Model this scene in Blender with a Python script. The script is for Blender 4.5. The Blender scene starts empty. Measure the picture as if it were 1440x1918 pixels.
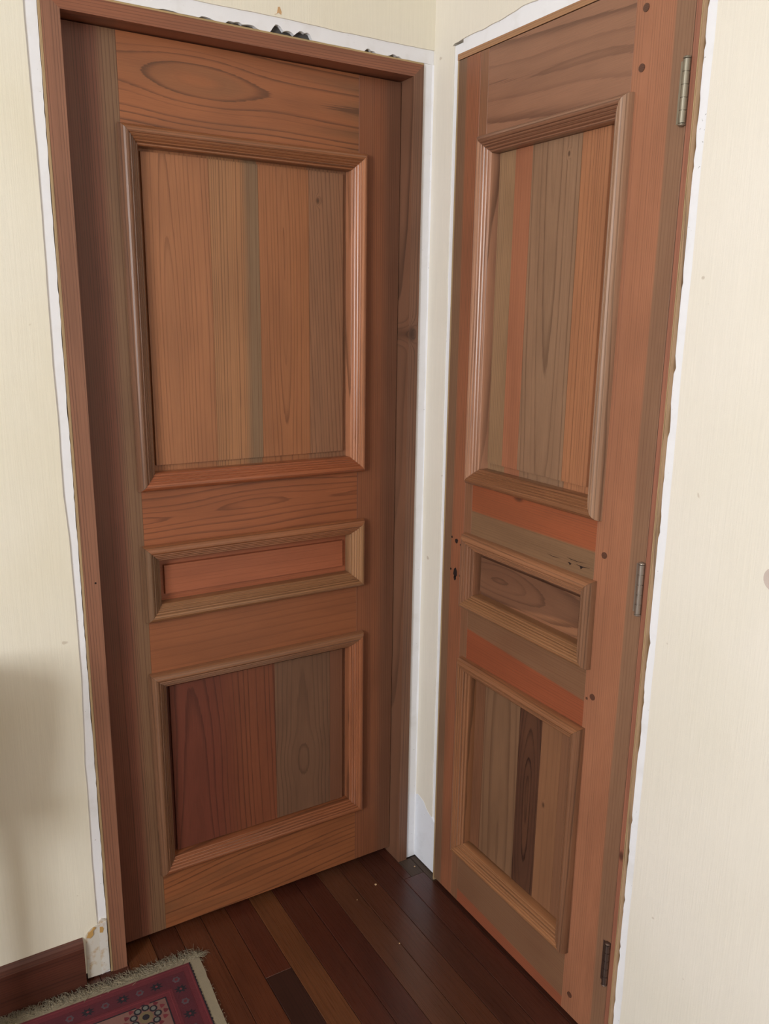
import bpy, bmesh, math, random
from mathutils import Vector

# ------------------------------------------------------------------ camera, world, light, exposure
sc = bpy.context.scene
COL = sc.collection
cam_d = bpy.data.cameras.new('camera')
cam = bpy.data.objects.new('camera', cam_d)
COL.objects.link(cam)
sc.camera = cam
FPX = 1525.55                               # focal length in pixels of the 1440 x 1918 frame
cam_d.sensor_fit = 'VERTICAL'
cam_d.sensor_height = 36.0
cam_d.lens = FPX * 36.0 / 1918.0
cam_d.clip_start = 0.02
cam.location = (-1.1550, -1.7103, 1.5056)
cam.rotation_euler = (1.3374, -0.0132, -0.5415)

world = bpy.data.worlds.new('world')
sc.world = world
world.use_nodes = True
world.node_tree.nodes['Background'].inputs[0].default_value = (0.72, 0.82, 1.0, 1)
world.node_tree.nodes['Background'].inputs[1].default_value = 0.6

ROOM_X0, ROOM_Y0, ROOM_H = -3.3, -4.3, 2.62
WIN = dict(y0=-2.85, y1=-1.60, z0=1.05, z1=2.50)     # the window in the left wall, out of frame
def area(name, loc, rot, sx, sy, power, colr):
    d = bpy.data.lights.new(name, 'AREA')
    d.shape = 'RECTANGLE'; d.size = sx; d.size_y = sy; d.energy = power; d.color = colr
    o = bpy.data.objects.new(name, d); COL.objects.link(o)
    o.location = loc; o.rotation_euler = rot
    return o
# daylight entering by the window of the left wall
area('daylight_left', (ROOM_X0 - 0.16, (WIN['y0'] + WIN['y1']) / 2, (WIN['z0'] + WIN['z1']) / 2),
     (0, math.radians(-90), 0), WIN['z1'] - WIN['z0'], WIN['y1'] - WIN['y0'], 102, (0.95, 0.975, 1.0))

sc.view_settings.view_transform = 'Standard'
sc.view_settings.look = 'None'
sc.view_settings.gamma = 1.0
sc.view_settings.use_curve_mapping = False
sc.view_settings.exposure = 0.35

# ------------------------------------------------------------------ helpers
random.seed(4)
def s2l(c):
    return tuple(((x / 255) / 12.92 if x / 255 <= 0.04045 else ((x / 255 + 0.055) / 1.055) ** 2.4) for x in c)
def empty(name, loc=(0, 0, 0), rz=0.0, parent=None):
    o = bpy.data.objects.new(name, None); COL.objects.link(o)
    o.empty_display_size = 0.1
    o.location = loc; o.rotation_euler = (0, 0, rz); o.parent = parent
    return o
def tag(o, label=None, cat=None, kind=None, group=None):
    if label: o['label'] = label
    if cat: o['category'] = cat
    if kind: o['kind'] = kind
    if group: o['group'] = group
    return o
def link_mesh(name, verts, faces, mat, parent=None, center=True, smooth=False):
    """one mesh object; its origin is put at the middle of its bounding box"""
    me = bpy.data.meshes.new(name)
    c = Vector((0, 0, 0))
    if center:
        lo = [min(v[i] for v in verts) for i in range(3)]; hi = [max(v[i] for v in verts) for i in range(3)]
        c = Vector([(a + b) / 2 for a, b in zip(lo, hi)])
    me.from_pydata([tuple(Vector(v) - c) for v in verts], [], faces)
    bm = bmesh.new(); bm.from_mesh(me)
    bmesh.ops.recalc_face_normals(bm, faces=bm.faces)
    bm.to_mesh(me); bm.free()
    if smooth:
        for p in me.polygons: p.use_smooth = True
    me.materials.append(mat)
    o = bpy.data.objects.new(name, me); COL.objects.link(o)
    o.location = c; o.parent = parent
    return o
def boxvf(x0, x1, y0, y1, z0, z1):
    v = [(x0, y0, z0), (x1, y0, z0), (x1, y1, z0), (x0, y1, z0), (x0, y0, z1), (x1, y0, z1), (x1, y1, z1), (x0, y1, z1)]
    f = [(0, 3, 2, 1), (4, 5, 6, 7), (0, 1, 5, 4), (1, 2, 6, 5), (2, 3, 7, 6), (3, 0, 4, 7)]
    return v, f
def box(name, x0, x1, y0, y1, z0, z1, mat, parent=None, bevel=0.0, center=True):
    v, f = boxvf(min(x0, x1), max(x0, x1), min(y0, y1), max(y0, y1), min(z0, z1), max(z0, z1))
    o = link_mesh(name, v, f, mat, parent, center)
    if bevel:
        bm = bmesh.new(); bm.from_mesh(o.data)
        bmesh.ops.bevel(bm, geom=list(bm.edges), offset=bevel, segments=1, affect='EDGES')
        bm.to_mesh(o.data); bm.free()
    return o
def prism(name, pts, y0, y1, mat, parent=None, center=True):
    """polygon in x, z pushed from y0 to y1"""
    n = len(pts)
    v = [(p[0], y0, p[1]) for p in pts] + [(p[0], y1, p[1]) for p in pts]
    f = [tuple(range(n)), tuple(range(2 * n - 1, n - 1, -1))] + [(i, (i + 1) % n, n + (i + 1) % n, n + i) for i in range(n)]
    return link_mesh(name, v, f, mat, parent, center)
def merge(parts):
    V, F = [], []
    for v, f in parts:
        k = len(V); V += v; F += [tuple(i + k for i in q) for q in f]
    return V, F
def strip_layer(name, A, B, y0, y1, mat, parent):
    """a thin sheet between two ragged polylines A and B (lists of (x, z), same length)"""
    n = len(A); V = []
    for a, b in zip(A, B):
        V += [(a[0], y0, a[1]), (b[0], y0, b[1]), (a[0], y1, a[1]), (b[0], y1, b[1])]
    F = []
    for i in range(n - 1):
        k = 4 * i
        F += [(k, k + 1, k + 5, k + 4), (k + 2, k + 6, k + 7, k + 3), (k, k + 4, k + 6, k + 2), (k + 1, k + 3, k + 7, k + 5)]
    F += [(0, 2, 3, 1), (4 * n - 4, 4 * n - 3, 4 * n - 1, 4 * n - 2)]
    return link_mesh(name, V, F, mat, parent)
def cyl(c, r, h, axis='z', seg=20, r2=None):
    r2 = r if r2 is None else r2
    V, F = [], []
    for k, (rr, t) in enumerate(((r, 0), (r2, h))):
        for i in range(seg):
            a = 2 * math.pi * i / seg
            p = (rr * math.cos(a), rr * math.sin(a), t)
            if axis == 'y': p = (p[0], p[2], p[1])
            V.append((c[0] + p[0], c[1] + p[1], c[2] + p[2]))
    F = [(i, (i + 1) % seg, seg + (i + 1) % seg, seg + i) for i in range(seg)] + [tuple(range(seg)), tuple(range(2 * seg - 1, seg - 1, -1))]
    return V, F
class Rag:
    """smooth random wander along a line, for torn plaster edges"""
    def __init__(s, seed, amp, step):
        s.r = random.Random(seed); s.amp = amp; s.step = step
        s.t = [s.r.uniform(-1, 1) for _ in range(4000)]
    def __call__(s, x, oct=3):
        v, a = 0, 1.0; x = abs(x) / s.step + 7
        for _ in range(oct):
            i = int(x); f = x - i
            v += a * (s.t[i % 4000] * (1 - f) + s.t[(i + 1) % 4000] * f)
            x = x * 2.3 + 11; a *= 0.55
        return v * s.amp

# ------------------------------------------------------------------ materials
def nt(mat): return mat.node_tree
class NB:
    def __init__(s, tree): s.t = tree; s.L = tree.links
    def n(s, typ, **k):
        o = s.t.nodes.new(typ)
        for a, b in k.items(): setattr(o, a, b)
        return o
    def put(s, sock, v):
        if hasattr(v, 'is_output') or isinstance(v, bpy.types.NodeSocket): s.L.new(v, sock)
        else: sock.default_value = v
    def m(s, op, a, b=0.0, c=0.0, clamp=False):
        o = s.n('ShaderNodeMath', operation=op, use_clamp=clamp)
        for i, v in enumerate((a, b, c)): s.put(o.inputs[i], v)
        return o.outputs[0]
    def noise(s, vec, scale, detail=2.0, rough=0.5, dist=0.0):
        o = s.n('ShaderNodeTexNoise'); o.noise_dimensions = '3D'
        s.put(o.inputs['Vector'], vec); s.put(o.inputs['Scale'], scale); s.put(o.inputs['Detail'], detail)
        s.put(o.inputs['Roughness'], rough); s.put(o.inputs['Distortion'], dist)
        return o.outputs['Fac']
    def xyz(s, a, b, c):
        o = s.n('ShaderNodeCombineXYZ')
        for i, v in enumerate((a, b, c)): s.put(o.inputs[i], v)
        return o.outputs[0]
    def sep(s, v):
        o = s.n('ShaderNodeSeparateXYZ'); s.put(o.inputs[0], v); return o.outputs
    def sstep(s, v, lo, hi):
        o = s.n('ShaderNodeMapRange', interpolation_type='SMOOTHSTEP')
        s.put(o.inputs['Value'], v); s.put(o.inputs['From Min'], lo); s.put(o.inputs['From Max'], hi)
        return o.outputs[0]
    def mix(s, f, a, b, mode='MIX'):
        o = s.n('ShaderNodeMix', data_type='RGBA', blend_type=mode)
        s.put(o.inputs[0], f); s.put(o.inputs[6], a); s.put(o.inputs[7], b)
        return o.outputs[2]
def rgba(c): return tuple(s2l(c)) + (1.0,)

def build_wood_group():
    g = bpy.data.node_groups.new('wood_grain', 'ShaderNodeTree')
    I = g.interface
    def si(n, t, d):
        k = I.new_socket(n, in_out='INPUT', socket_type=t)
        k.default_value = d
    si('Vector', 'NodeSocketVector', (0, 0, 0))      # u along the grain, v across, w depth (metres)
    si('Light', 'NodeSocketColor', (.4, .2, .1, 1)); si('Dark', 'NodeSocketColor', (.2, .1, .05, 1)); si('Alt', 'NodeSocketColor', (.3, .2, .1, 1))
    for n, d in (('Seed', 0), ('Rings', 150), ('Center', 0), ('Depth', .02), ('Cone', .05), ('Tilt', 0), ('Warp', .02), ('Swell', .02),
                 ('Line', .6), ('AltAmount', .4), ('Split', 9), ('SplitSlope', 0), ('SplitSoft', .004), ('KnotU', 9), ('KnotV', 9), ('KnotR', .02), ('Rough', .45), ('Eye', 0), ('EyeU', 0), ('EyeL', .09)):
        si(n, 'NodeSocketFloat', d)
    I.new_socket('Color', in_out='OUTPUT', socket_type='NodeSocketColor')
    I.new_socket('Height', in_out='OUTPUT', socket_type='NodeSocketFloat')
    I.new_socket('Roughness', in_out='OUTPUT', socket_type='NodeSocketFloat')
    b = NB(g); gi = b.n('NodeGroupInput').outputs; go = b.n('NodeGroupOutput').inputs
    u, v, w = b.sep(gi['Vector'])
    sd = gi['Seed']
    n1 = b.m('SUBTRACT', b.noise(b.xyz(b.m('MULTIPLY', u, 2.2), b.m('MULTIPLY', v, 7.0), sd), 1.0, .6), .5)
    n2 = b.m('SUBTRACT', b.noise(b.xyz(b.m('MULTIPLY', u, 3.2), b.m('MULTIPLY', v, 5.0), b.m('ADD', sd, 31.7)), 1.0, .6), .5)
    # knot: pushes the rings around it
    ku = b.m('DIVIDE', b.m('SUBTRACT', u, gi['KnotU']), b.m('MULTIPLY', gi['KnotR'], 1.7))
    kv = b.m('DIVIDE', b.m('SUBTRACT', v, gi['KnotV']), gi['KnotR'])
    kd2 = b.m('ADD', b.m('MULTIPLY', ku, ku), b.m('MULTIPLY', kv, kv))
    kg = b.m('POWER', 2.718, b.m('MULTIPLY', kd2, -.6))
    vv = b.m('ADD', b.m('SUBTRACT', v, gi['Center']), b.m('ADD', b.m('MULTIPLY', gi['Tilt'], u), b.m('MULTIPLY', n1, gi['Warp'])))
    dd = b.m('ADD', b.m('ADD', gi['Depth'], b.m('MULTIPLY', gi['Cone'], u)), b.m('ADD', b.m('MULTIPLY', n2, gi['Swell']), w))
    eu = b.m('SUBTRACT', u, gi['EyeU'])
    eu = b.m('DIVIDE', eu, gi['EyeL'])
    dd = b.m('SUBTRACT', dd, b.m('MULTIPLY', gi['Eye'], b.m('POWER', 2.718, b.m('MULTIPLY', b.m('MULTIPLY', eu, eu), -1.0))))
    R = b.m('SQRT', b.m('ADD', b.m('MULTIPLY', vv, vv), b.m('MULTIPLY', dd, dd)))
    vary = b.noise(b.xyz(b.m('MULTIPLY', R, b.m('MULTIPLY', gi['Rings'], .22)), sd, 0.0), 1.0, 1.0)
    ph = b.m('ADD', b.m('ADD', b.m('MULTIPLY', R, gi['Rings']), b.m('MULTIPLY', kg, 3.5)), b.m('MULTIPLY', vary, 3.2))
    fine = b.noise(b.xyz(b.m('MULTIPLY', u, 9.0), b.m('MULTIPLY', v, 420.0), b.m('ADD', sd, 4.0)), 1.0, 1.0, .6)
    ph = b.m('ADD', ph, b.m('MULTIPLY', b.m('SUBTRACT', fine, .5), .22))
    fr = b.m('FRACT', ph)
    line = b.m('MULTIPLY', b.sstep(fr, .38, .93), b.m('SUBTRACT', 1.0, b.sstep(fr, .93, 1.0)))
    lv = b.noise(b.xyz(b.m('FLOOR', ph), sd, b.m('MULTIPLY', u, .8)), .73, 0.0)
    line = b.m('MULTIPLY', b.m('POWER', line, 2.6), b.m('MULTIPLY', gi['Line'], b.sstep(lv, .15, .62)))
    band = b.noise(b.xyz(b.m('MULTIPLY', ph, .11), b.m('MULTIPLY', u, .5), b.m('ADD', sd, 9.3)), 2.2, 1.0)
    alt = b.m('MULTIPLY', b.sstep(band, .48, .68), gi['AltAmount'])
    sp = b.m('SUBTRACT', v, b.m('ADD', b.m('ADD', gi['Split'], b.m('MULTIPLY', gi['SplitSlope'], u)), b.m('MULTIPLY', n1, .012)))
    spm = b.sstep(sp, b.m('MULTIPLY', gi['SplitSoft'], -1.0), gi['SplitSoft'])
    alt = b.m('MAXIMUM', alt, b.m('MULTIPLY', spm, .92))
    col = b.mix(alt, gi['Light'], gi['Alt'])
    blotch = b.noise(b.xyz(b.m('MULTIPLY', u, 5.0), b.m('MULTIPLY', v, 18.0), b.m('ADD', sd, 60.)), 1.0, 1.5)
    col = b.mix(b.m('MULTIPLY', b.sstep(blotch, .35, .75), .22), col, gi['Dark'])
    col = b.mix(line, col, gi['Dark'])
    fib = b.noise(b.xyz(b.m('MULTIPLY', u, 14.0), b.m('MULTIPLY', v, 900.0), b.m('MULTIPLY', w, 900.0)), 1.0, 1.0, .7)
    fm = b.m('ADD', .80, b.m('MULTIPLY', fib, .40))
    col = b.mix(1.0, col, b.xyz(fm, fm, fm), 'MULTIPLY')
    km = b.m('MULTIPLY', b.m('POWER', 2.718, b.m('MULTIPLY', b.m('POWER', kd2, 2.0), -1.1)), .75)
    col = b.mix(km, col, b.mix(.55, gi['Dark'], (.015, .006, .004, 1)))
    b.L.new(col, go['Color'])
    b.L.new(fib, go['Height'])
    b.L.new(b.m('ADD', gi['Rough'], b.m('MULTIPLY', b.m('SUBTRACT', fib, .5), .25)), go['Roughness'])
    return g
WG = build_wood_group()
WCOUNT = [0]
def wood(light, dark=None, alt=None, axis='z', **kw):
    """a procedural wood for one piece; axis = local direction of its grain"""
    dark = dark or tuple(x * .60 for x in light); alt = alt or tuple(x * .84 for x in light)
    WCOUNT[0] += 1
    light, dark, alt = [(c[0] * .915, c[1] * .895, c[2] * .855) for c in (light, tuple(x * .86 for x in dark), alt)]
    m = bpy.data.materials.new('wood'); m.use_nodes = True
    b = NB(m.node_tree); p = m.node_tree.nodes['Principled BSDF']
    tc = b.n('ShaderNodeTexCoord').outputs['Object']
    x, y, z = b.sep(tc)
    g = b.n('ShaderNodeGroup'); g.node_tree = WG
    vec = {'z': (z, x, y), 'x': (x, z, y), 'y': (y, x, z)}[axis]
    b.put(g.inputs['Vector'], b.xyz(*vec))
    g.inputs['Light'].default_value = rgba(light); g.inputs['Dark'].default_value = rgba(dark); g.inputs['Alt'].default_value = rgba(alt)
    g.inputs['Seed'].default_value = kw.pop('seed', WCOUNT[0] * 3.71)
    coat = kw.pop('coat', .12)
    for k, v in kw.items(): g.inputs[k].default_value = v
    b.L.new(g.outputs['Color'], p.inputs['Base Color'])
    b.L.new(g.outputs['Roughness'], p.inputs['Roughness'])
    bp = b.n('ShaderNodeBump'); bp.inputs['Strength'].default_value = .18; bp.inputs['Distance'].default_value = .0006
    b.L.new(g.outputs['Height'], bp.inputs['Height']); b.L.new(bp.outputs[0], p.inputs['Normal'])
    p.inputs['Specular IOR Level'].default_value = .4
    p.inputs['Coat Weight'].default_value = coat; p.inputs['Coat Roughness'].default_value = .28
    return m
def straight(light, dark=None, alt=None, axis='z', **kw):
    """quarter-sawn look: fine straight lines"""
    d = dict(Rings=185, Center=-.35, Depth=.02, Cone=.0, Tilt=random.uniform(-.012, .012), Warp=.006, Swell=.005, Line=.72, AltAmount=.45)
    d.update(kw); return wood(light, dark, alt, axis, **d)
def flame(light, dark=None, alt=None, axis='z', **kw):
    """flat-sawn look: arched cathedral lines"""
    d = dict(Rings=95, Center=0, Depth=.03, Cone=.16, Tilt=.01, Warp=.018, Swell=.03, Line=.75, AltAmount=.3)
    d.update(kw); return wood(light, dark, alt, axis, **d)
def plain(name, c, rough=.6, metal=0.0, spec=.4):
    m = bpy.data.materials.new(name); m.use_nodes = True
    b = NB(m.node_tree); p = m.node_tree.nodes['Principled BSDF']
    tc = b.n('ShaderNodeTexCoord').outputs['Object']
    n = b.noise(tc, 60.0, 4.0)
    f = b.m('ADD', .86, b.m('MULTIPLY', n, .28))
    col = b.mix(1.0, rgba(c), b.xyz(f, f, f), 'MULTIPLY')
    b.L.new(col, p.inputs['Base Color'])
    p.inputs['Roughness'].default_value = rough; p.inputs['Metallic'].default_value = metal
    p.inputs['Specular IOR Level'].default_value = spec
    return m
def wall_paint(name, c, c2):
    """cream distemper over combed plaster: fine upright ribbing and faint blotches"""
    m = bpy.data.materials.new(name); m.use_nodes = True
    b = NB(m.node_tree); p = m.node_tree.nodes['Principled BSDF']
    x, y, z = b.sep(b.n('ShaderNodeTexCoord').outputs['Object'])
    big = b.noise(b.xyz(x, y, z), 2.3, 3.0)
    rib = b.noise(b.xyz(b.m('MULTIPLY', x, 330.0), b.m('MULTIPLY', y, 330.0), b.m('MULTIPLY', z, 9.0)), 1.0, 2.0, .55)
    grit = b.noise(b.xyz(x, y, z), 420.0, 2.0)
    col = b.mix(b.sstep(big, .3, .75), rgba(c), rgba(c2))
    f = b.m('ADD', .955, b.m('MULTIPLY', rib, .09))
    col = b.mix(1.0, col, b.xyz(f, f, f), 'MULTIPLY')
    spk = b.sstep(b.noise(b.xyz(x, y, z), 38.0, 1.0), .795, .83)
    col = b.mix(b.m('MULTIPLY', spk, .35), col, rgba((150, 120, 90)))
    b.L.new(col, p.inputs['Base Color']); p.inputs['Roughness'].default_value = .72
    p.inputs['Specular IOR Level'].default_value = .25
    bp = b.n('ShaderNodeBump'); bp.inputs['Strength'].default_value = .35; bp.inputs['Distance'].default_value = .0012
    b.L.new(b.m('ADD', rib, b.m('MULTIPLY', grit, .4)), bp.inputs['Height']); b.L.new(bp.outputs[0], p.inputs['Normal'])
    return m
def plaster(name, c, stain, amt, scale=30.0):
    m = bpy.data.materials.new(name); m.use_nodes = True
    b = NB(m.node_tree); p = m.node_tree.nodes['Principled BSDF']
    tc = b.n('ShaderNodeTexCoord').outputs['Object']
    n = b.noise(tc, scale, 4.0, .6); n2 = b.noise(tc, scale * 4, 3.0)
    col = b.mix(b.m('MULTIPLY', b.sstep(n, .50, .72), amt), rgba(c), rgba(stain))
    dots = b.sstep(b.noise(tc, 210.0, 1.0), .76, .80)
    col = b.mix(b.m('MULTIPLY', dots, .5), col, rgba((105, 95, 85)))
    b.L.new(col, p.inputs['Base Color']); p.inputs['Roughness'].default_value = .8
    bp = b.n('ShaderNodeBump'); bp.inputs['Strength'].default_value = .5; bp.inputs['Distance'].default_value = .001
    b.L.new(n2, bp.inputs['Height']); b.L.new(bp.outputs[0], p.inputs['Normal'])
    return m
CREAM_A = wall_paint('cream_paint', (239, 233, 217), (234, 226, 204))
CREAM_B = wall_paint('cream_paint_right', (238, 231, 219), (233, 226, 211))
WHITE = plaster('bare_white_plaster', (240, 240, 244), (220, 217, 214), .35, 14)
WHITE_PATCH = plaster('filler', (236, 239, 247), (216, 218, 224), .4, 18)
CHIPPED = plaster('chipped_old_paint', (206, 200, 190), (178, 140, 82), .9, 42)
MORTAR = plaster('dark_mortar', (72, 70, 70), (40, 38, 38), .8, 60)
PALE = straight((198, 172, 136), (158, 128, 94), (184, 158, 120), Rings=500, coat=0, Rough=.6)
DARK = plain('hole_dark', (34, 20, 16), .9)
NICKEL = plain('aged_nickel', (150, 142, 126), .5, .75)
STEEL = plain('grey_steel', (158, 146, 136), .42, .8)
BRONZE = plain('brown_steel', (118, 100, 92), .34, .85)
OUTER = plain('plain_wall', (196, 186, 166), .8)
CEIL = plain('ceiling_white', (235, 232, 226), .85)

# ------------------------------------------------------------------ walls
# wall_back lies in y = 0 (face), wall_right is the same thing turned by -90 degrees: its local x is world -y
FA = dict(x0=-.8516, x1=-.8194, x2=-.0610, x3=-.0336, zl=2.040, zt=2.0718)      # frame of door_1
FB = dict(x0=.1120, x1=.1172, x2=.7455, x3=.7556, zl=2.0545, zt=2.0668)         # frame of door_2 (local)
PB = .0156                                                                      # how far door_2 and its frame stand proud
def core(name, x0, x1, o0, o1, oz, mat):
    """masonry with a door opening, closed behind"""
    P = [boxvf(x0, o0, .010, .16, 0, ROOM_H), boxvf(o1, x1, .010, .16, 0, ROOM_H), boxvf(o0, o1, .010, .16, oz, ROOM_H), boxvf(o0, o1, .15, .16, 0, oz)]
    v, f = merge(P)
    return link_mesh(name, v, f, mat, None, center=False)
wall_back = tag(core('wall_back', ROOM_X0 - .15, .16, FA['x0'] - .004, FA['x3'] + .003, FA['zt'] + .002, MORTAR),
                'cream painted wall around the recessed panelled door', 'wall', 'structure')
wall_right = tag(core('wall_right', -.01, -ROOM_Y0 + .15, FB['x0'] - .004, FB['x3'] + .003, FB['zt'] + .003, MORTAR),
                 'cream painted wall holding the narrow hinged door', 'wall', 'structure')
wall_right.rotation_euler = (0, 0, -math.pi / 2)

def frange(a, b, st):
    n = max(1, int(round(abs(b - a) / st))); return [a + (b - a) * i / n for i in range(n + 1)]
PT = .0034      # thickness of the cream coat
# --- back wall: bare plaster band (where a casing was taken off) and the cream coat beside it
r1, r2, r3, r4 = Rag(1, .0012, .16), Rag(2, .0012, .03), Rag(3, .0022, .12), Rag(5, .0012, .025)
zs = frange(0, 2.1055, .012)
outL = lambda z: -.8785 + r1(z) + (.006 if .55 < z < 1.15 else 0) * min(1, (z - .55) / .2 if z < .8 else (1.15 - z) / .1)
inL = lambda z: FA['x0'] - .0052 - abs(r2(z)) * 1.3
strip_layer('plaster_band', [(outL(z) - .004, z) for z in zs], [(inL(z), z) for z in zs], .0, .010, WHITE, wall_back)
strip_layer('paint_coat', [(ROOM_X0 - .1, z) for z in frange(.02, 2.102, .012)], [(outL(z), z) for z in frange(.02, 2.102, .012)], -PT, .010, CREAM_A, wall_back)
xs = frange(-.8580, -.0005, .006)
def notch(x):       # broken-out plaster above the lintel
    t = 0.0
    for c, w, h in ((-.545, .014, .0035), (-.493, .010, .0045), (-.478, .012, .006), (-.452, .016, .0055), (-.392, .013, .0165), (-.368, .016, .0085), (-.338, .014, .013), (-.324, .010, .013),
                    (-.176, .009, .0065), (-.165, .006, .004), (-.112, .010, .0055), (-.098, .008, .003), (-.62, .02, .002)):
        d = abs(x - c) / w
        if d < 1: t = max(t, h * (1 - d ** 3))
    return t
inT = lambda x: FA['zt'] + .0012 + abs(r4(x)) * .5 + notch(x)
outT = lambda x: 2.1015 + r3(x) * .7
strip_layer('plaster_band', [(x, inT(x)) for x in xs], [(x, outT(x) + .004) for x in xs], .0, .010, WHITE, wall_back)
strip_layer('paint_coat', [(x, outT(x)) for x in frange(ROOM_X0 - .1, -.0005, .012)], [(x, ROOM_H) for x in frange(ROOM_X0 - .1, -.0005, .012)], -PT, .010, CREAM_A, wall_back)
zs = frange(0, 2.0728, .012)
r5 = Rag(6, .0010, .05)
strip_layer('plaster_band', [(FA['x3'] + .0032 + abs(r5(z)), z) for z in zs], [(-.0002, z) for z in zs], .0, .010, WHITE, wall_back)
# a thin bead of filler runs down the inside corner
v = []
rb = Rag(8, .0016, .08)
for z in zs[1:]:
    d = .0065 + rb(z); v += [(-d, -.0002, z), (-.0001, -.0002, z), (-.0001, -d * .8, z)]
f = []
for i in range(len(v) // 3 - 1):
    k = 3 * i
    for a, c in ((0, 1), (1, 2), (2, 0)): f.append((k + a, k + c, k + c + 3, k + a + 3))
link_mesh('corner_bead', v, f, WHITE, wall_back)
# small torn flake of brown paper above the lintel
prism('torn_flake', [(-.400, 2.106), (-.394, 2.109), (-.392, 2.121), (-.388, 2.122), (-.384, 2.113), (-.385, 2.108), (-.391, 2.111), (-.396, 2.107)], -PT - .0008, -PT, plain('kraft_flake', (205, 165, 120), .8), wall_back)
# foot of the band on the left: old paint, chipped to ochre
ft = [(-.9085, .006), (-.878, .004), (-.8600, .010), (-.8600, .146), (-.869, .150), (-.880, .139), (-.893, .136), (-.9065, .122)]
prism('chipped_foot', ft, -.0045, .004, CHIPPED, wall_back)
OCH = plain('ochre_undercoat', (190, 150, 88), .8)
for pts in ([(-.904, .116), (-.896, .112), (-.889, .119), (-.890, .128), (-.883, .134), (-.888, .137), (-.893, .130), (-.900, .126)], [(-.8755, .118), (-.869, .116), (-.866, .124), (-.868, .131), (-.8745, .133)]):
    prism('paint_chip', pts, -.0070, -.0040, OCH, wall_back)
prism('chipped_foot', [(-.8775, .004), (-.8590, .012), (-.8592, .142), (-.8775, .139)], -.0062, -.0040, plaster('chipped_old_paint_pale', (214, 210, 204), (184, 146, 88), .75, 36), wall_back)

# --- right wall (local x = distance from the corner)
q1, q2, q3, q4, q5 = Rag(11, .0016, .1), Rag(12, .0006, .06), Rag(13, .0016, .16), Rag(14, .0024, .035), Rag(15, .0022, .06)
zs = frange(.150, 2.094, .012)
bI = lambda z: .0805 + q1(z)
strip_layer('paint_coat', [(.0004, max(z, .196 - 0) if False else z) for z in zs], [(bI(z), z) for z in zs], -PT, .010, CREAM_B, wall_right)
zs = frange(0, 2.094, .012)
strip_layer('plaster_band', [(.0004, z) for z in zs], [(FB['x0'] - .0026 - abs(q2(z)), z) for z in zs], .0, .010, WHITE, wall_right)
# slab of fresh filler at the foot, with a broken upper edge
prism('filler_slab', [(.001, .004), (.108, .004), (.1075, .150), (.100, .158), (.092, .163), (.082, .170), (.070, .172), (.055, .182), (.042, .196), (.026, .201), (.012, .203), (.001, .198)], -.0042, .004, WHITE_PATCH, wall_right)
xs = frange(.1096, .80, .008)
tI = lambda x: FB['zt'] + .0035 + abs(q5(x)) * 1.5
tO = lambda x: 2.096 + min(.012, (x - .07) * .05) + q5(x) * .9
strip_layer('plaster_band', [(x, tI(x)) for x in xs], [(x, tO(x) + .004) for x in xs], .0, .010, WHITE, wall_right)
xs2 = frange(.0004, .82, .008)
strip_layer('paint_coat', [(x, 2.094 if x < .078 else tO(x)) for x in xs2], [(x, ROOM_H) for x in xs2], -PT, .010, CREAM_B, wall_right)
zs = frange(0, 2.13, .010)
nI = lambda z: FB['x3'] + .0036 + max(0, q4(z)) * 1.7
nO = lambda z: .7790 + q3(z) * .8
strip_layer('plaster_band', [(nI(z), z) for z in zs], [(nO(z) + .004, z) for z in zs], -.0055, .010, WHITE, wall_right)
strip_layer('paint_coat', [(nO(z), z) for z in zs], [(4.3, z) for z in zs], -.0055 - PT, .010, CREAM_B, wall_right)
strip_layer('paint_coat', [(x, 2.13) for x in (.82, 4.3)], [(x, ROOM_H) for x in (.82, 4.3)], -PT, .010, CREAM_B, wall_right)
# brown smudge at the right edge of the photograph: a rubbed stain on the wall
v, f = cyl((.991, -.0055 - PT - .0004, 1.118), .019, .0005, 'y', 24)
link_mesh('stain', v, f, plain('rubbed_stain', (206, 190, 180), .7), wall_right)

# --- the rest of the room, out of frame
wl = WIN
v, f = merge([boxvf(ROOM_X0 - .14, ROOM_X0, ROOM_Y0, wl['y0'], 0, ROOM_H), boxvf(ROOM_X0 - .14, ROOM_X0, wl['y1'], .02, 0, ROOM_H),
              boxvf(ROOM_X0 - .14, ROOM_X0, wl['y0'], wl['y1'], 0, wl['z0']), boxvf(ROOM_X0 - .14, ROOM_X0, wl['y0'], wl['y1'], wl['z1'], ROOM_H)])
tag(link_mesh('wall_left', v, f, OUTER, None, center=False), 'cream wall with the window, left of the picture', 'wall', 'structure')
tag(box('wall_front', ROOM_X0 - .14, .16, ROOM_Y0 - .12, ROOM_Y0, 0, ROOM_H, OUTER, center=False), 'cream wall behind the viewer', 'wall', 'structure')
tag(box('ceiling', ROOM_X0 - .14, .16, ROOM_Y0 - .12, .16, ROOM_H, ROOM_H + .1, CEIL, center=False), 'white ceiling above both doors', 'ceiling', 'structure')
wroot = tag(empty('window_1', (ROOM_X0 - .07, (wl['y0'] + wl['y1']) / 2, wl['z0'])), 'wooden casement window in the left wall', 'window', 'structure')
wy = (wl['y1'] - wl['y0']) / 2; wh = wl['z1'] - wl['z0']
WOODW = straight((205, 200, 190))
for a in (-wy, wy): box('window_stile', -.03, .03, a - math.copysign(.05, a), a, 0, wh, WOODW, wroot)
box('window_rail', -.03, .03, -wy + .05, wy - .05, 0, .05, WOODW, wroot); box('window_rail', -.03, .03, -wy + .05, wy - .05, wh - .05, wh, WOODW, wroot)
box('mullion', -.03, .03, -.03, .03, .05, wh - .05, WOODW, wroot)

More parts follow.
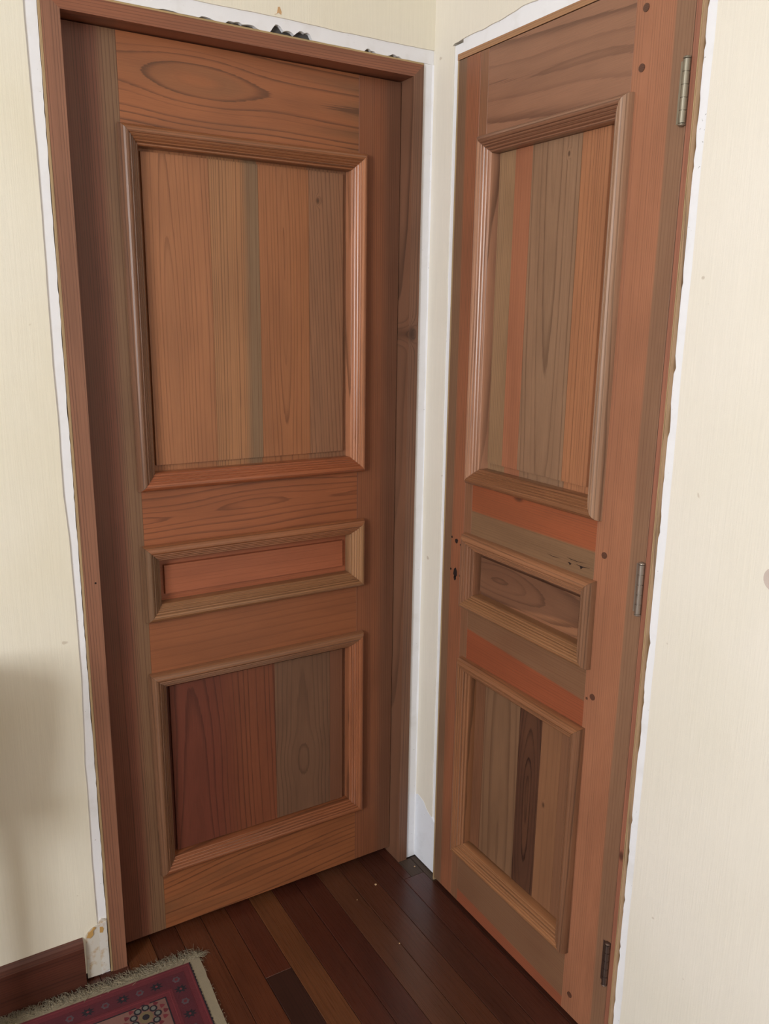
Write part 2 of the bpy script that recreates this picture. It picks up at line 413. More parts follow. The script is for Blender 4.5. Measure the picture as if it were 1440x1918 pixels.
# ------------------------------------------------------------------ floor
floor = tag(box('floor', ROOM_X0 - .14, .16, ROOM_Y0 - .12, .16, -.08, -.004, plain('subfloor', (40, 26, 20), .9), center=False),
            'dark reddish polished floorboards running between the doors', 'floor', 'structure')
BW = .066
tones = [(88, 50, 38), (84, 50, 38), (96, 60, 42), (100, 66, 46), (84, 44, 32), (86, 46, 32), (116, 76, 46), (94, 50, 34), (100, 58, 36), (104, 62, 40), (92, 52, 34), (112, 70, 42)]
tones = [(t[0] * .97, t[1] * .90, t[2] * .92) for t in tones]
MF = [straight(t, tuple(x * .62 for x in t), tuple(x * .86 for x in t), 'y', Rings=120, Warp=.02, Line=.4, Rough=.30, coat=.35) for t in tones]
DKB = straight((60, 34, 28), (40, 24, 19), (52, 29, 23), 'y', Rings=120, Rough=.36, coat=.25)
DUST = straight((80, 64, 54), (62, 48, 40), (74, 60, 50), 'y', Rings=120, Rough=.6, coat=0)
def board(x0, x1, y0, y1, m, z=0.0):
    return box('floorboard', x0 + .0004, x1 - .0004, y0, y1, -.004, z, m, floor, bevel=.0007)
board(-.0200, -.0020, -.118, -.004, DUST, .0)
board(-.0200, .012, ROOM_Y0, -.119, MF[1], -.001)
rf = random.Random(3)
x = -.0205; k = 0
while x > ROOM_X0:
    x0 = x - BW
    if k == 7:
        board(x0, x, -.205, .15, MF[7], 0); board(x0, x, ROOM_Y0, -.206, DKB, 0)
    elif k == 0:
        board(x0, -.0612, -.075, .15, MF[0], 0); board(-.0608, x, -.075, -.006, DUST, 0); board(x0, x, ROOM_Y0, -.076, MF[0], 0)
    else:
        cut = rf.uniform(-3.0, -1.6)
        board(x0, x, cut, .15, MF[k % 12], rf.uniform(-.0004, 0)); board(x0, x, ROOM_Y0, cut - .001, MF[(k + 5) % 12], 0)
    x = x0 - .0003; k += 1

# ------------------------------------------------------------------ baseboard at the left
BB = straight((98, 54, 42), (66, 34, 28), (84, 46, 36), 'x', Rings=150, Rough=.5)
bb = tag(empty('baseboard_back', (-2.1, 0, 0)), 'dark reddish wooden skirting board under the cream wall', 'baseboard', 'structure')
prof = [(0, 0), (-.017, 0), (-.017, .100), (-.013, .112), (-.006, .119), (0, .120)]
x0, x1 = ROOM_X0 + 2.1, -.9135 + 2.1
v = [(x0, p[0], p[1]) for p in prof] + [(x1, p[0], p[1]) for p in prof]; n = len(prof)
link_mesh('skirting_board', v, [tuple(range(n)), tuple(range(2 * n - 1, n - 1, -1))] + [(i, (i + 1) % n, n + (i + 1) % n, n + i) for i in range(n)], BB, bb)

# ------------------------------------------------------------------ door leaves
PROFILE = [(.0000, .0000), (.0002, .0060), (.0012, .0118), (.0034, .0170), (.0068, .0208), (.0104, .0226), (.0140, .0226), (.0170, .0212), (.0182, .0186),
           (.0188, .0184), (.0206, .0192), (.0224, .0180), (.0232, .0150), (.0238, .0147), (.0256, .0154), (.0274, .0138), (.0282, .0108), (.0288, .0105), (.0306, .0110),
           (.0324, .0092), (.0332, .0060), (.0338, .0056), (.0360, .0058), (.0378, .0036), (.0385, -.0010), (.0385, -.0220), (.0100, -.0220), (.0100, .0000)]
def moulding(rect, mats, parent, gap=.00025):
    x0, x1, z0, z1 = rect
    n = len(PROFILE)
    for side, mat in zip('blrt', mats):
        V = []
        for e in (0, 1):
            for (u, h) in PROFILE:
                if side == 'b': p = (x0 + u + gap, z0 + u) if e == 0 else (x1 - u - gap, z0 + u)
                if side == 't': p = (x0 + u + gap, z1 - u) if e == 0 else (x1 - u - gap, z1 - u)
                if side == 'l': p = (x0 + u, z0 + u + gap) if e == 0 else (x0 + u, z1 - u - gap)
                if side == 'r': p = (x1 - u, z0 + u + gap) if e == 0 else (x1 - u, z1 - u - gap)
                V.append((p[0], -h, p[1]))
        F = [tuple(range(n)), tuple(range(2 * n - 1, n - 1, -1))] + [(i, (i + 1) % n, n + (i + 1) % n, n + i) for i in range(n)]
        link_mesh('moulding', V, F, mat, parent)
def panel_board(x0, x1, rect, field, mat, parent, first, last, h_m=-.0212, h_f=-.0134):
    """one board of a fielded panel: thin margin where the panel is rebated, thicker field"""
    ox0, ox1, oz0, oz1 = rect; fx0, fx1, fz0, fz1 = field
    a = ox0 - .004 if first else x0; b = ox1 + .004 if last else x1
    P = [boxvf(a, b, -h_m, .034, oz0 - .004, oz1 + .004)]
    a2 = fx0 if first else x0; b2 = fx1 if last else x1
    ch = .0010
    l = ch if first else .0001; r = ch if last else .0001
    v = [(a2, -h_m + .001, fz0), (b2, -h_m + .001, fz0), (b2, -h_m + .001, fz1), (a2, -h_m + .001, fz1),
         (a2 + l, -h_f, fz0 + ch), (b2 - r, -h_f, fz0 + ch), (b2 - r, -h_f, fz1 - ch), (a2 + l, -h_f, fz1 - ch)]
    P.append((v, [(0, 1, 2, 3), (4, 7, 6, 5), (0, 4, 5, 1), (1, 5, 6, 2), (2, 6, 7, 3), (3, 7, 4, 0)]))
    V, F = merge(P)
    return link_mesh('panel_board', V, F, mat, parent)
def panel(parent, opening, field, cuts, mats):
    xs = [field[0]] + cuts + [field[1]]
    for i, m in enumerate(mats):
        g = .00015
        panel_board(xs[i] + g, xs[i + 1] - g, opening, field, m, parent, i == 0, i == len(mats) - 1)
TH = .040
def slab(name, x0, x1, z0, z1, mat, parent): return box(name, x0, x1, 0, TH, z0, z1, mat, parent, bevel=.0005)

# ---- door_1 : the wide recessed door
d1 = tag(empty('door_1', (-.44, .0431, 0)), 'wide cherry-brown panelled door set back in its frame', 'door', 'structure')
def X(v): return v + .44
DA = dict(l=-.8175, r=-.0628, b=.022, t=2.0375, sl=-.711, sr=-.1745)
slab('stile', X(DA['l']), X(DA['sl']), DA['b'], DA['t'], straight((124, 76, 60), (86, 52, 42), (136, 104, 80), AltAmount=.1, Split=.018, SplitSoft=.014), d1)  # left part: redder wood, darkened as well for the jamb's soft shadow
slab('stile', X(DA['sr']), X(DA['r']), DA['b'], DA['t'], straight((150, 94, 66), (108, 66, 48), (126, 88, 70), AltAmount=.15, Split=.016, SplitSoft=.018), d1)
zz = [(DA['b'], .190), (.699, .839), (1.003, 1.139), (1.865, DA['t'])]
rails = [flame((164, 102, 66), (108, 64, 44), (118, 86, 62), 'x', Rings=70, Center=-.01, Depth=.012, Cone=.03, Tilt=-.06, Warp=.04, AltAmount=.85, Line=.8, seed=5.2),
         flame((158, 98, 66), (124, 74, 50), (142, 90, 64), 'x', Rings=60, Line=.3, Center=.06, Cone=.02),
         flame((166, 100, 66), (116, 66, 44), (158, 94, 62), 'x', Rings=60, Depth=.02, Cone=.02, Warp=.07, Swell=.10, Line=.85, seed=14.4, AltAmount=.15),
         flame((170, 106, 70), (102, 66, 48), (116, 90, 66), 'x', Rings=80, Center=.016, Depth=.056, Cone=-.02, Eye=.030, EyeU=-.105, EyeL=.10, Warp=.012, Swell=.004, Tilt=.02, Line=.75, AltAmount=.9, seed=8.9)]
for (a, b_), m in zip(zz, rails): slab('rail', X(DA['sl']) + .0002, X(DA['sr']) - .0002, a, b_, m, d1)
def opn(sl, sr, z0, z1): return (sl, sr, z0, z1)
A1 = [flame((178, 120, 84), (136, 84, 58), (166, 114, 82), Rings=130, Depth=.016, Cone=.035, Swell=.022, Warp=.012, Line=.62, seed=2.2),
      straight((180, 128, 90), (132, 90, 64), (140, 114, 90), Rings=170, AltAmount=.12, Line=.8, Split=.022, SplitSoft=.012),
      flame((172, 114, 78), (128, 80, 54), (160, 110, 80), Rings=140, Depth=.014, Cone=-.04, Swell=.014, Warp=.010, Line=.62, seed=22.5),
      straight((158, 114, 88), (122, 86, 66), (150, 110, 86), Rings=120, Tilt=.05, KnotU=.262, KnotV=-.04, KnotR=.0042)]
p1 = empty('upper_panel', parent=d1); panel(p1, (X(DA['sl']), X(DA['sr']), 1.139, 1.865), (X(-.672), X(-.208), 1.184, 1.828), [X(-.530), X(-.419), X(-.297)], A1)
p2 = empty('lock_panel', parent=d1); panel(p2, (X(DA['sl']), X(DA['sr']), .839, 1.003), (X(-.667), X(-.208), .886, .955), [], [straight((176, 104, 74), (142, 80, 56), (166, 98, 70), 'x', Rings=120, Line=.35)])
A3 = [flame((118, 64, 50), (82, 42, 34), (136, 80, 56), Rings=85, Depth=.05, Cone=.06, Center=-.06, Line=.6, AltAmount=.05, Split=.035, SplitSoft=.05, seed=7.7),
      flame((126, 93, 74), (98, 70, 55), (120, 88, 70), Rings=80, Depth=.040, Cone=.03, Eye=.024, EyeU=-.07, EyeL=.05, Swell=.012, Line=.6, seed=3.9),
      straight((130, 88, 68), (104, 68, 52), (126, 84, 64), Line=.3)]
p3 = empty('lower_panel', parent=d1); panel(p3, (X(DA['sl']), X(DA['sr']), .190, .699), (X(-.669), X(-.208), .220, .660), [X(-.402), X(-.246)], A3)
def mm(c, axis, **k): return straight(c, tuple(x * .68 for x in c), tuple(x * .88 for x in c), axis, Rings=210, Rough=.32, coat=.4, **k)
moulding((X(-.718), X(-.158), 1.132, 1.872), [mm((172, 100, 66), 'x'), mm((140, 100, 78), 'z'), mm((206, 142, 108), 'z'), mm((160, 104, 70), 'x')], d1)
moulding((X(-.718), X(-.158), .832, 1.010), [mm((160, 114, 80), 'x'), mm((140, 106, 82), 'z'), mm((186, 140, 104), 'z'), mm((166, 108, 74), 'x')], d1)
moulding((X(-.718), X(-.158), .180, .706), [mm((158, 96, 64), 'x'), mm((144, 104, 80), 'z'), mm((176, 112, 80), 'z'), mm((150, 104, 76), 'x')], d1)

# ---- door_2 : the narrow hinged door in the right wall (local x = world -y, out = local -y)
OX2 = .430
d2 = tag(empty('door_2', (-PB, -OX2, 0), -math.pi / 2), 'narrow panelled door with wooden pegs and three hinges', 'door', 'structure')
def Y(v): return v - OX2
DB = dict(l=.1182, r=.7440, b=.010, t=2.0530, sl=.2240, sr=.6210)
slab('stile', Y(DB['l']), Y(.1960), DB['b'], DB['t'], straight((142, 110, 88), (110, 78, 60), (168, 106, 78), AltAmount=.05, Split=-.009, SplitSoft=.004), d2)
slab('stile', Y(.1960), Y(DB['sl']), DB['b'], DB['t'], straight((154, 108, 82), (114, 78, 60), (140, 102, 78)), d2)
slab('stile', Y(DB['sr']), Y(DB['r']), DB['b'], DB['t'], straight((180, 122, 94), (136, 90, 70), (148, 114, 92), Line=.5, AltAmount=.05, Split=.0235, SplitSoft=.003), d2)
zz = [(DB['b'], .170), (.690, .836), (1.005, 1.142), (1.877, DB['t'])]
rails2 = [straight((166, 96, 70), (128, 74, 54), (142, 108, 84), 'x', Line=.4, AltAmount=0, Split=-.048, SplitSlope=-.02, SplitSoft=.003),
          straight((160, 88, 60), (124, 68, 46), (138, 104, 80), 'x', Line=.4, AltAmount=0, Split=.002, SplitSlope=-.04, SplitSoft=.003),
          straight((142, 110, 84), (112, 80, 60), (170, 92, 60), 'x', Line=.4, AltAmount=0, Split=-.004, SplitSlope=-.01, SplitSoft=.003, KnotU=-.035, KnotV=.058, KnotR=.009),
          flame((160, 116, 94), (118, 80, 64), (144, 110, 90), 'x', Rings=30, Depth=.012, Cone=.05, Warp=.06, Swell=.06, Tilt=.1, Line=.7, seed=6.6)]
for (a, b_), m in zip(zz, rails2): slab('rail', Y(DB['sl']) + .0002, Y(DB['sr']) - .0002, a, b_, m, d2)
B1 = [straight((166, 132, 102), (126, 96, 72), (150, 120, 94), Rings=180),
      straight((176, 116, 88), (140, 86, 64), (164, 108, 82), Rings=120, Line=.4),
      flame((158, 124, 100), (124, 92, 72), (148, 120, 98), Rings=95, Depth=.030, Cone=-.055, Warp=.012, Line=.7, seed=9.1, KnotU=.305, KnotV=.035, KnotR=.0032),
      straight((180, 124, 90), (136, 88, 64), (166, 112, 82), Rings=140, Line=.7)]
p4 = empty('upper_panel', parent=d2); panel(p4, (Y(DB['sl']), Y(DB['sr']), 1.142, 1.877), (Y(.257), Y(.572), 1.187, 1.847), [Y(.309), Y(.361), Y(.500)], B1)
p5 = empty('lock_panel', parent=d2); panel(p5, (Y(DB['sl']), Y(DB['sr']), .836, 1.005), (Y(.250), Y(.577), .876, .962), [],
      [flame((162, 114, 86), (96, 64, 50), (130, 92, 72), 'x', Rings=60, Warp=.06, AltAmount=0, Split=-.040, SplitSlope=.15, SplitSoft=.004, Line=.6)])
B3 = [straight((140, 96, 72), (102, 68, 52), (130, 90, 68), Rings=140),
      flame((142, 108, 84), (108, 76, 58), (130, 100, 78), Rings=48, Depth=.02, Cone=.06, Line=.5, seed=12.1),
      flame((96, 64, 50), (58, 36, 30), (122, 82, 60), Rings=110, Depth=.012, Cone=.10, Swell=.06, Line=.9, AltAmount=.6, seed=4.1),
      straight((152, 108, 80), (116, 78, 58), (142, 100, 76), Rings=60, Line=.35, KnotU=.02, KnotV=-.012, KnotR=.004),
      straight((142, 100, 76), (108, 72, 56), (132, 94, 72), Rings=90, Line=.3)]
p6 = empty('lower_panel', parent=d2); panel(p6, (Y(DB['sl']), Y(DB['sr']), .170, .690), (Y(.252), Y(.580), .199, .648), [Y(.290), Y(.417), Y(.491), Y(.553)], B3)
moulding((Y(.212), Y(.632), 1.134, 1.885), [mm((150, 102, 72), 'x'), mm((196, 146, 120), 'z'), mm((178, 140, 116), 'z'), mm((148, 104, 82), 'x')], d2)
moulding((Y(.207), Y(.632), .828, 1.013), [mm((164, 118, 84), 'x'), mm((158, 110, 84), 'z'), mm((148, 108, 84), 'z'), mm((176, 124, 92), 'x')], d2)
moulding((Y(.209), Y(.630), .158, .698), [mm((174, 122, 86), 'x'), mm((166, 114, 82), 'z'), mm((142, 100, 76), 'z'), mm((164, 112, 80), 'x')], d2)
PEG = wood((104, 68, 54), (70, 44, 36), None, 'y', Rings=400)
for z in (2.011, 1.920, 1.069, .773, .061):
    v, f = cyl((Y(.6435 + random.uniform(-.002, .003)), -.0012, z), .0066, .01, 'y', 16)
    link_mesh('peg', v, f, PEG, d2)
v, f = cyl((Y(.6280), -.0004, .764), .0032, .01, 'y', 10); link_mesh('peg', v, f, PEG, d2)
def hole(name, cx, cz, rx, rz_, seed):
    r = random.Random(seed); n = 14
    pts = [(cx + rx * (1 + r.uniform(-.2, .2)) * math.cos(2 * math.pi * i / n), cz + rz_ * (1 + r.uniform(-.2, .2)) * math.sin(2 * math.pi * i / n)) for i in range(n)]
    prism(name, pts, -.0004, .004, DARK, d2)
hole('latch_hole', Y(.1690), .982, .0062, .0062, 1); hole('screw_hole', Y(.1500), .988, .0026, .003, 2); hole('screw_hole', Y(.1860), .976, .0026, .003, 3)
hole('keyhole', Y(.1680), .902, .0078, .0120, 4); hole('screw_hole', Y(.1490), .906, .0028, .003, 5); hole('screw_hole', Y(.1860), .898, .0024, .003, 6)
hole('keyhole', Y(.1672), .888, .005, .006, 9)
# weather checks at the end of the middle rail
for pts in ([(.485, 1.0330), (.505, 1.0312), (.530, 1.0325), (.506, 1.0300)], [(.545, 1.0392), (.575, 1.0385), (.600, 1.0402), (.575, 1.0374), (.556, 1.0378)],
            [(.572, 1.0320), (.590, 1.0318), (.612, 1.0334), (.592, 1.0302), (.586, 1.0250), (.583, 1.0304)], [(.548, 1.0300), (.553, 1.0310), (.560, 1.0290), (.555, 1.0255), (.552, 1.0290)]):
    prism('crack', [(Y(a), b_) for a, b_ in pts], -.0003, .003, DARK, d2)
def hinge(z0, z1, mat):
    cx, r = Y(.7400), .0058
    h = empty('hinge', (cx, -.0042, z0), parent=d2)
    L = z1 - z0; n = 5; seg = L / n
    for i in range(n):
        v, f = cyl((0, 0, i * seg + .0007), r, seg - .0014, 'z', 20)
        link_mesh('knuckle', v, f, mat, h, smooth=False)
    v, f = cyl((0, 0, .001), r * .82, L - .002, 'z', 16); link_mesh('pin', v, f, mat, h)
    for zb, s in ((-.0002, -1), (L + .0002, 1)):
        V, F = [], []
        prof = [(r * .95, 0), (r * 1.12, .0010), (r * 1.10, .0020), (r * .75, .0036), (r * .25, .0044)]
        for rr, t in prof:
            for i in range(16):
                a = 2 * math.pi * i / 16; V.append((rr * math.cos(a), rr * math.sin(a), zb + s * t))
        for k in range(len(prof) - 1):
            for i in range(16): F.append((k * 16 + i, k * 16 + (i + 1) % 16, (k + 1) * 16 + (i + 1) % 16, (k + 1) * 16 + i))
        F += [tuple(range(16)), tuple(range(64, 80))]
        link_mesh('finial', V, F, mat, h, smooth=False)
    box('hinge_leaf', -.014, 0.0, .0030, .0046, .001, L - .001, mat, h)
    return h
hinge(1.816, 1.911, NICKEL); hinge(.982, 1.077, STEEL); hinge(.170, .266, BRONZE)

# ------------------------------------------------------------------ door frames
JA = lambda c, **k: straight(c, tuple(x * .70 for x in c), tuple(x * .86 for x in c), 'z', Rings=170, **k)
f1 = tag(empty('trim_1', (-.44, 0, 0)), 'reddish wooden frame around the recessed door', 'door frame', 'structure')
a = FA; yF, yB = -.006, .140
m1 = .0275
prism('jamb', [(X(a['x0']), 0), (X(a['x1']), 0), (X(a['x1']), a['zl']), (X(a['x0']), a['zt'] - .004)], yF, yB, JA((160, 112, 92), KnotU=.1, KnotV=.3), f1)
prism('jamb', [(X(a['x2']), 0), (X(a['x3']), 0), (X(a['x3']), a['zt'] - .004), (X(a['x2']), a['zl'])], yF, yB,
      JA((138, 98, 78), AltAmount=.7, KnotU=.435, KnotV=-.004, KnotR=.011), f1)
prism('head', [(X(a['x0']), a['zt'] - .004), (X(a['x1']), a['zl'] + .0001), (X(a['x2']), a['zl'] + .0001), (X(a['x3']), a['zt'] - .004)], yF, yB,
      straight((160, 102, 78), (118, 72, 54), (140, 92, 70), 'x'), f1)
box('packing_strip', X(a['x0']) - .0048, X(a['x0']) - .0003, -.0032, yB, 0, a['zt'], PALE, f1)
PALEX = straight((205, 182, 140), (160, 130, 90), (190, 165, 120), 'x', Rings=500, coat=0, Rough=.6)
box('packing_strip', X(a['x0']), X(a['x3']), -.0040, yB, a['zt'] - .0036, a['zt'], PALEX, f1)
box('packing_strip', X(a['x3']) + .0002, X(a['x3']) + .0018, -.0030, yB, 0, a['zt'], PALE, f1)
# small nail hole in the left jamb
v, f = cyl((X(-.8290), yF - .0003, .957), .0022, .003, 'y', 8); link_mesh('nail_hole', v, f, DARK, f1)

f2 = tag(empty('trim_2', (-PB, -OX2, 0), -math.pi / 2), 'slim wooden frame with pale plywood edge around the narrow door', 'door frame', 'structure')
b2 = FB
box('jamb', Y(b2['x2']), Y(b2['x3']), 0, .150, 0, b2['zl'], JA((170, 112, 92), Line=.3, KnotU=-.55, KnotV=0.0, KnotR=.006), f2)
box('jamb', Y(b2['x0']), Y(b2['x1']), .0008, .150, 0, b2['zl'], PALE, f2)
box('head', Y(b2['x0']), Y(b2['x3']), 0, .150, b2['zl'] + .0002, b2['zt'], straight((186, 140, 104), (140, 98, 70), (170, 126, 92), 'x'), f2)
box('packing_strip', Y(b2['x3']) + .0002, Y(b2['x3']) + .0014, .0003, .15, 0, b2['zt'], PALE, f2)
box('packing_strip', Y(b2['x3']) + .0016, Y(b2['x3']) + .0029, .0022, .15, 0, b2['zt'], straight((204, 172, 140), (150, 120, 94), (184, 152, 120), Rings=300, coat=0, Rough=.7), f2)

# ------------------------------------------------------------------ rug
rug = tag(empty('rug', (-.690, -.075, 0), math.radians(-2.4)), 'red patterned oriental rug with cream fringe on the floorboards', 'rug')
def textile(name, c, var=.25, scale=900):
    m = bpy.data.materials.new(name); m.use_nodes = True
    b = NB(m.node_tree); p = m.node_tree.nodes['Principled BSDF']
    tc = b.n('ShaderNodeTexCoord').outputs['Object']
    n = b.noise(tc, scale, 2.0); n2 = b.noise(tc, 40.0, 3.0)
    f = b.m('ADD', b.m('ADD', 1 - var, b.m('MULTIPLY', n, var)), b.m('MULTIPLY', n2, var))
    b.L.new(b.mix(1.0, rgba(c), b.xyz(f, f, f), 'MULTIPLY'), p.inputs['Base Color'])
    p.inputs['Roughness'].default_value = .95; p.inputs['Specular IOR Level'].default_value = .1
    p.inputs['Sheen Weight'].default_value = .15
    bp = b.n('ShaderNodeBump'); bp.inputs['Strength'].default_value = .6; bp.inputs['Distance'].default_value = .0012
    b.L.new(n, bp.inputs['Height']); b.L.new(bp.outputs[0], p.inputs['Normal'])
    return m
T_CREAM = textile('rug_cream', (146, 134, 112)); T_RED = textile('rug_red', (98, 34, 42)); T_DRED = textile('rug_dark_red', (84, 26, 34))
T_BLACK = textile('rug_black', (34, 26, 34)); T_PINK = textile('rug_pink', (122, 86, 78)); T_GREY = textile('rug_grey', (82, 66, 73)); T_OLIVE = textile('rug_olive', (112, 96, 70)); T_ROSE = textile('rug_rose', (112, 42, 49))
LX, LY = -.405, -1.15
# wavy-edged foundation
r = Rag(21, .0022, .05)
V = []; n = 80
for i in range(n + 1):
    yv = .012 + (LY - .02) * i / n
    V += [(LX - .02, yv, 0), (.0255 + r(yv), yv, 0), (LX - .02, yv, .0050), (.0255 + r(yv), yv, .0050)]
F = []
for i in range(n):
    k = 4 * i; F += [(k, k + 1, k + 5, k + 4), (k + 2, k + 6, k + 7, k + 3), (k, k + 4, k + 6, k + 2), (k + 1, k + 3, k + 7, k + 5)]
F += [(0, 2, 3, 1), (4 * n, 4 * n + 1, 4 * n + 3, 4 * n + 2)]
link_mesh('foundation', V, F, T_CREAM, rug)
def flat(name, pts, z0, z1, mat):
    n = len(pts); v = [(p[0], p[1], z0) for p in pts] + [(p[0], p[1], z1) for p in pts]
    return link_mesh(name, v, [tuple(range(n)), tuple(range(2 * n - 1, n - 1, -1))] + [(i, (i + 1) % n, n + (i + 1) % n, n + i) for i in range(n)], mat, rug)
def ring(name, i0, i1, z0, z1, mat):
    """a border band lying between two insets from the rug's edge"""
    P = []
    for (xa, xb, ya, yb) in ((LX + i0, -i0, -i1, -i0), (LX + i0, -i0, LY + i0, LY + i1), (-i1, -i0, LY + i1, -i1), (LX + i0, LX + i1, LY + i1, -i1)):
        P.append(boxvf(xa, xb, ya, yb, z0, z1))
    v, f = merge(P); return link_mesh(name, v, f, mat, rug)
# pile with a jagged black selvedge on the right
rj = random.Random(8); edge = [(.0012 * (-1) ** i + rj.uniform(-.0008, .0008), -i * .005) for i in range(int(-LY / .005))]
flat('black_edging', [(-.006, LY), (-.006, -.0)] + edge, .0045, .0066, T_BLACK)
flat('pile', [(LX, LY), (-.0032, LY), (-.0032, -.0005), (LX, -.0005)], .004, .0070, T_RED)
ring('border_line', .020, .0225, .0068, .0073, T_DRED)
ring('border_line', .0055, .0080, .0068, .0072, T_ROSE)
ring('border_band', .0225, .0560, .0068, .00722, textile('rug_wine', (82, 28, 38)))
ring('border_line', .0560, .0585, .0068, .0074, T_DRED)
ring('border_line', .0640, .0660, .0068, .0074, T_ROSE)
ring('border_line', .0755, .0785, .0068, .0075, T_BLACK)
flat('field', [(LX + .0785, LY + .0785), (-.0785, LY + .0785), (-.0785, -.0785), (LX + .0785, -.0785)], .0068, .0073, T_PINK)
def motif_pts(cx, cy, s):     # a little stepped cross
    q = [(-1, -.35), (-.45, -.35), (-.45, -.8), (0, -.45), (.45, -.8), (.45, -.35), (1, -.35), (.55, 0), (1, .35), (.45, .35), (.45, .8), (0, .45), (-.45, .8), (-.45, .35), (-1, .35), (-.55, 0)]
    return [(cx + s * a, cy + s * b) for a, b in q]
def disc_pts(cx, cy, r, n=12, wob=0.0): return [(cx + r * (1 + wob * (-1) ** i) * math.cos(2 * math.pi * i / n), cy + r * (1 + wob * (-1) ** i) * math.sin(2 * math.pi * i / n)) for i in range(n)]
def border_motif(cx, cy, k):
    if k % 2 == 0:
        flat('cross_motif', motif_pts(cx, cy, .0140), .0070, .0076, T_BLACK); flat('cross_motif_heart', disc_pts(cx, cy, .0035, 4), .0075, .0079, T_ROSE)
    else:
        flat('rosette', disc_pts(cx, cy, .0085, 12, .12), .0070, .0075, T_GREY); flat('rosette_heart', disc_pts(cx, cy, .004, 8), .0074, .0079, T_RED)
for k in range(7): border_motif(-.0505 - .0375 * (k + .0) - (.0 if k else -.008), -.0385, k + 1)
for k in range(7): border_motif(-.0400, -.0700 - .0385 * k, k)
# corner rosette of the field
cx, cy = -.128, -.112
for k in range(9):
    a_ = 2 * math.pi * k / 9
    flat('petal', disc_pts(cx + .026 * math.cos(a_), cy + .026 * math.sin(a_), .0088, 10), .0070, .0078, T_BLACK if k % 1 == 0 else T_GREY)
    flat('petal_eye', disc_pts(cx + .026 * math.cos(a_), cy + .026 * math.sin(a_), .0052, 8), .0077, .0082, textile('rug_petal', (106, 104, 98)))
flat('rosette_heart', disc_pts(cx, cy, .016, 12), .0070, .0080, T_OLIVE); flat('rosette_heart', disc_pts(cx, cy, .008, 8), .0079, .0084, T_BLACK)
for k in range(14):
    a_ = 2 * math.pi * k / 14
    flat('bud', disc_pts(cx + .043 * math.cos(a_), cy + .036 * math.sin(a_), .0058, 6, .2), .0070, .0077, T_ROSE if k % 2 else T_RED)
for k in range(4): flat('bud', disc_pts(cx - .09 - .03 * k, cy + .012 * (-1) ** k, .012, 8, .15), .0070, .0077, [T_ROSE, T_BLACK, T_OLIVE, T_DRED][k])
# fringe: hundreds of cotton threads
rg = random.Random(17); V, F = [], []
def thread(p, ang, L, w):
    pts = []; x_, y_, z_ = p; a_ = ang
    segs = 5
    for i in range(segs + 1):
        t = i / segs
        pts.append((x_, y_, max(.0010, z_ * (1 - t) + rg.uniform(.0008, .0040) * (1 if i else 0) + .004 * math.sin(t * 3.1) * rg.random())))
        a_ += rg.uniform(-.5, .5); x_ += math.cos(a_) * L / segs; y_ += math.sin(a_) * L / segs
    k = len(V)
    for i, q in enumerate(pts):
        ww = w * (1 - .6 * i / segs)
        px, py = -math.sin(ang) * ww, math.cos(ang) * ww
        V.extend([(q[0] - px, q[1] - py, q[2]), (q[0] + px, q[1] + py, q[2]), (q[0], q[1], q[2] + ww * 1.5)])
    for i in range(segs):
        b_ = k + 3 * i
        for u, v_ in ((0, 1), (1, 2), (2, 0)): F.append((b_ + u, b_ + v_, b_ + v_ + 3, b_ + u + 3))
for i in range(900):
    x_ = rg.uniform(LX - .02, .026)
    thread((x_, rg.uniform(.006, .014), .0045), math.pi / 2 + rg.gauss(.3, .6), rg.uniform(.022, .046), rg.uniform(.0006, .0012))
for i in range(60): thread((rg.uniform(.005, .024), rg.uniform(.004, .014), .004), rg.uniform(-.1, .9), rg.uniform(.02, .034), .0007)
for i in range(40):
    thread((.0250, rg.uniform(-.5, 0), .003), rg.uniform(-1, .6), rg.uniform(.004, .008), .0005)
fr = link_mesh('fringe', V, F, T_CREAM, rug, smooth=True); fr['kind'] = 'stuff'
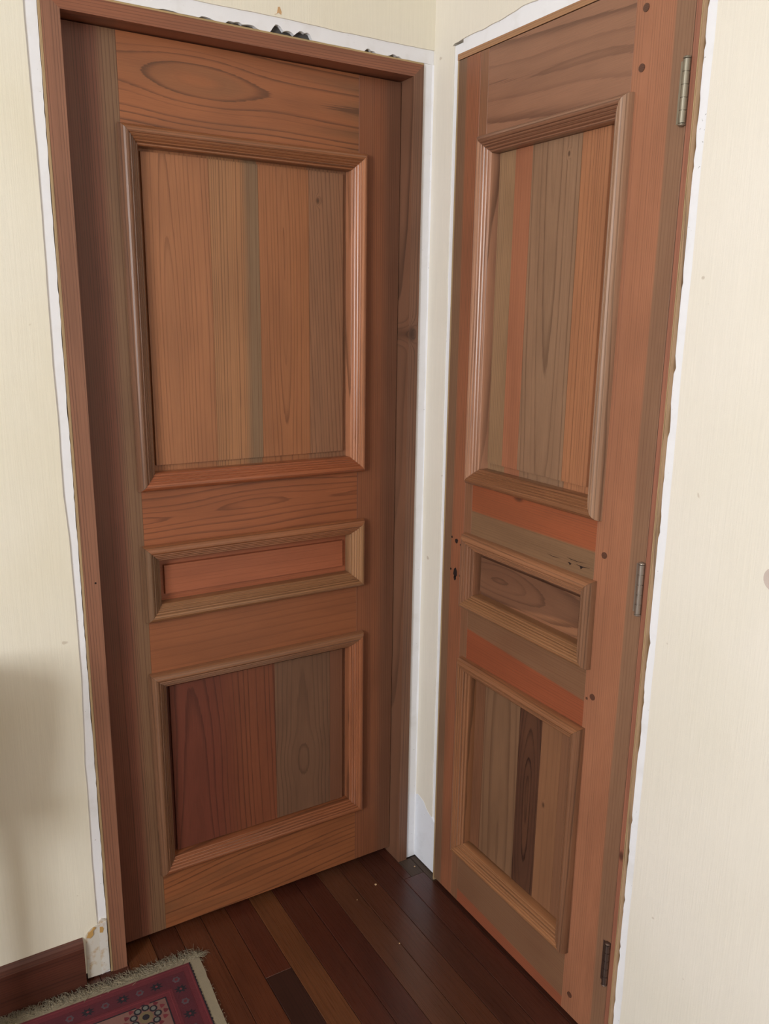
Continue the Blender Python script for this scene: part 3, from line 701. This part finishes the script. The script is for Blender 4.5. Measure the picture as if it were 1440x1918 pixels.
# crumbs and sawdust on the boards
CR = plain('wood_crumb', (205, 170, 130), .8)
rc = random.Random(5)
for (x_, y_, s, lab) in ((-.165, -.055, .0034, 'largest pale wood crumb on the dark boards before the room corner'),
                         (-.237, -.082, .0019, 'small pale wood crumb to the left of the largest crumb'),
                         (-.222, -.270, .0023, 'pale wood crumb on the tan floorboard nearest the viewer'),
                         (-.031, -.045, .0028, 'pale wood crumb in the dusty corner beside the white filler')):
    bm = bmesh.new(); bmesh.ops.create_icosphere(bm, subdivisions=1, radius=s)
    for v_ in bm.verts: v_.co = Vector((v_.co.x * rc.uniform(.7, 1.5), v_.co.y * rc.uniform(.6, 1.2), v_.co.z * .5))
    me = bpy.data.meshes.new('wood_crumb'); bm.to_mesh(me); bm.free(); me.materials.append(CR)
    o = bpy.data.objects.new('wood_crumb', me); COL.objects.link(o); o.location = (x_, y_, s * .42); o.parent = None
    tag(o, lab, 'crumb', group='wood crumbs on the floorboards')

# ------------------------------------------------------------------ added stand-shaped shadow caster, unseen past the left edge, to shade the wall
ps = tag(empty('shade_caster_stand', (-1.190, -.150, 0)), 'added shadow caster shaped as a slender dark stand, unseen beyond the left edge', 'stand')
pm = straight((92, 58, 42))
def lathe(name, prof, mat, parent, seg=28):
    V, F = [], []
    for r_, z_ in prof:
        for i in range(seg): V.append((r_ * math.cos(2 * math.pi * i / seg), r_ * math.sin(2 * math.pi * i / seg), z_))
    for k in range(len(prof) - 1):
        for i in range(seg): F.append((k * seg + i, k * seg + (i + 1) % seg, (k + 1) * seg + (i + 1) % seg, (k + 1) * seg + i))
    F += [tuple(range(seg)), tuple(range((len(prof) - 1) * seg, len(prof) * seg))]
    return link_mesh(name, V, F, mat, parent)
lathe('base', [(.052, 0), (.052, .012), (.042, .022), (.026, .030)], pm, ps)
lathe('pole', [(.024, .030), (.026, .10), (.022, .16), (.026, .30), (.024, .52)], pm, ps)
lathe('tray', [(.030, .520), (.090, .535), (.098, .550), (.092, .555)], pm, ps)
pot = tag(empty('shade_caster_pot', (-1.190, -.150, .555)), 'added pot-shaped shadow caster on top of the stand-shaped one', 'pot')  # invented pot shape, added to cast the broad shade patch
lathe('caster_body', [(.062, 0), (.082, .06), (.094, .16), (.096, .25), (.102, .27), (.102, .300), (.090, .300)], plain('caster_brown', (120, 84, 60), .35), pot)
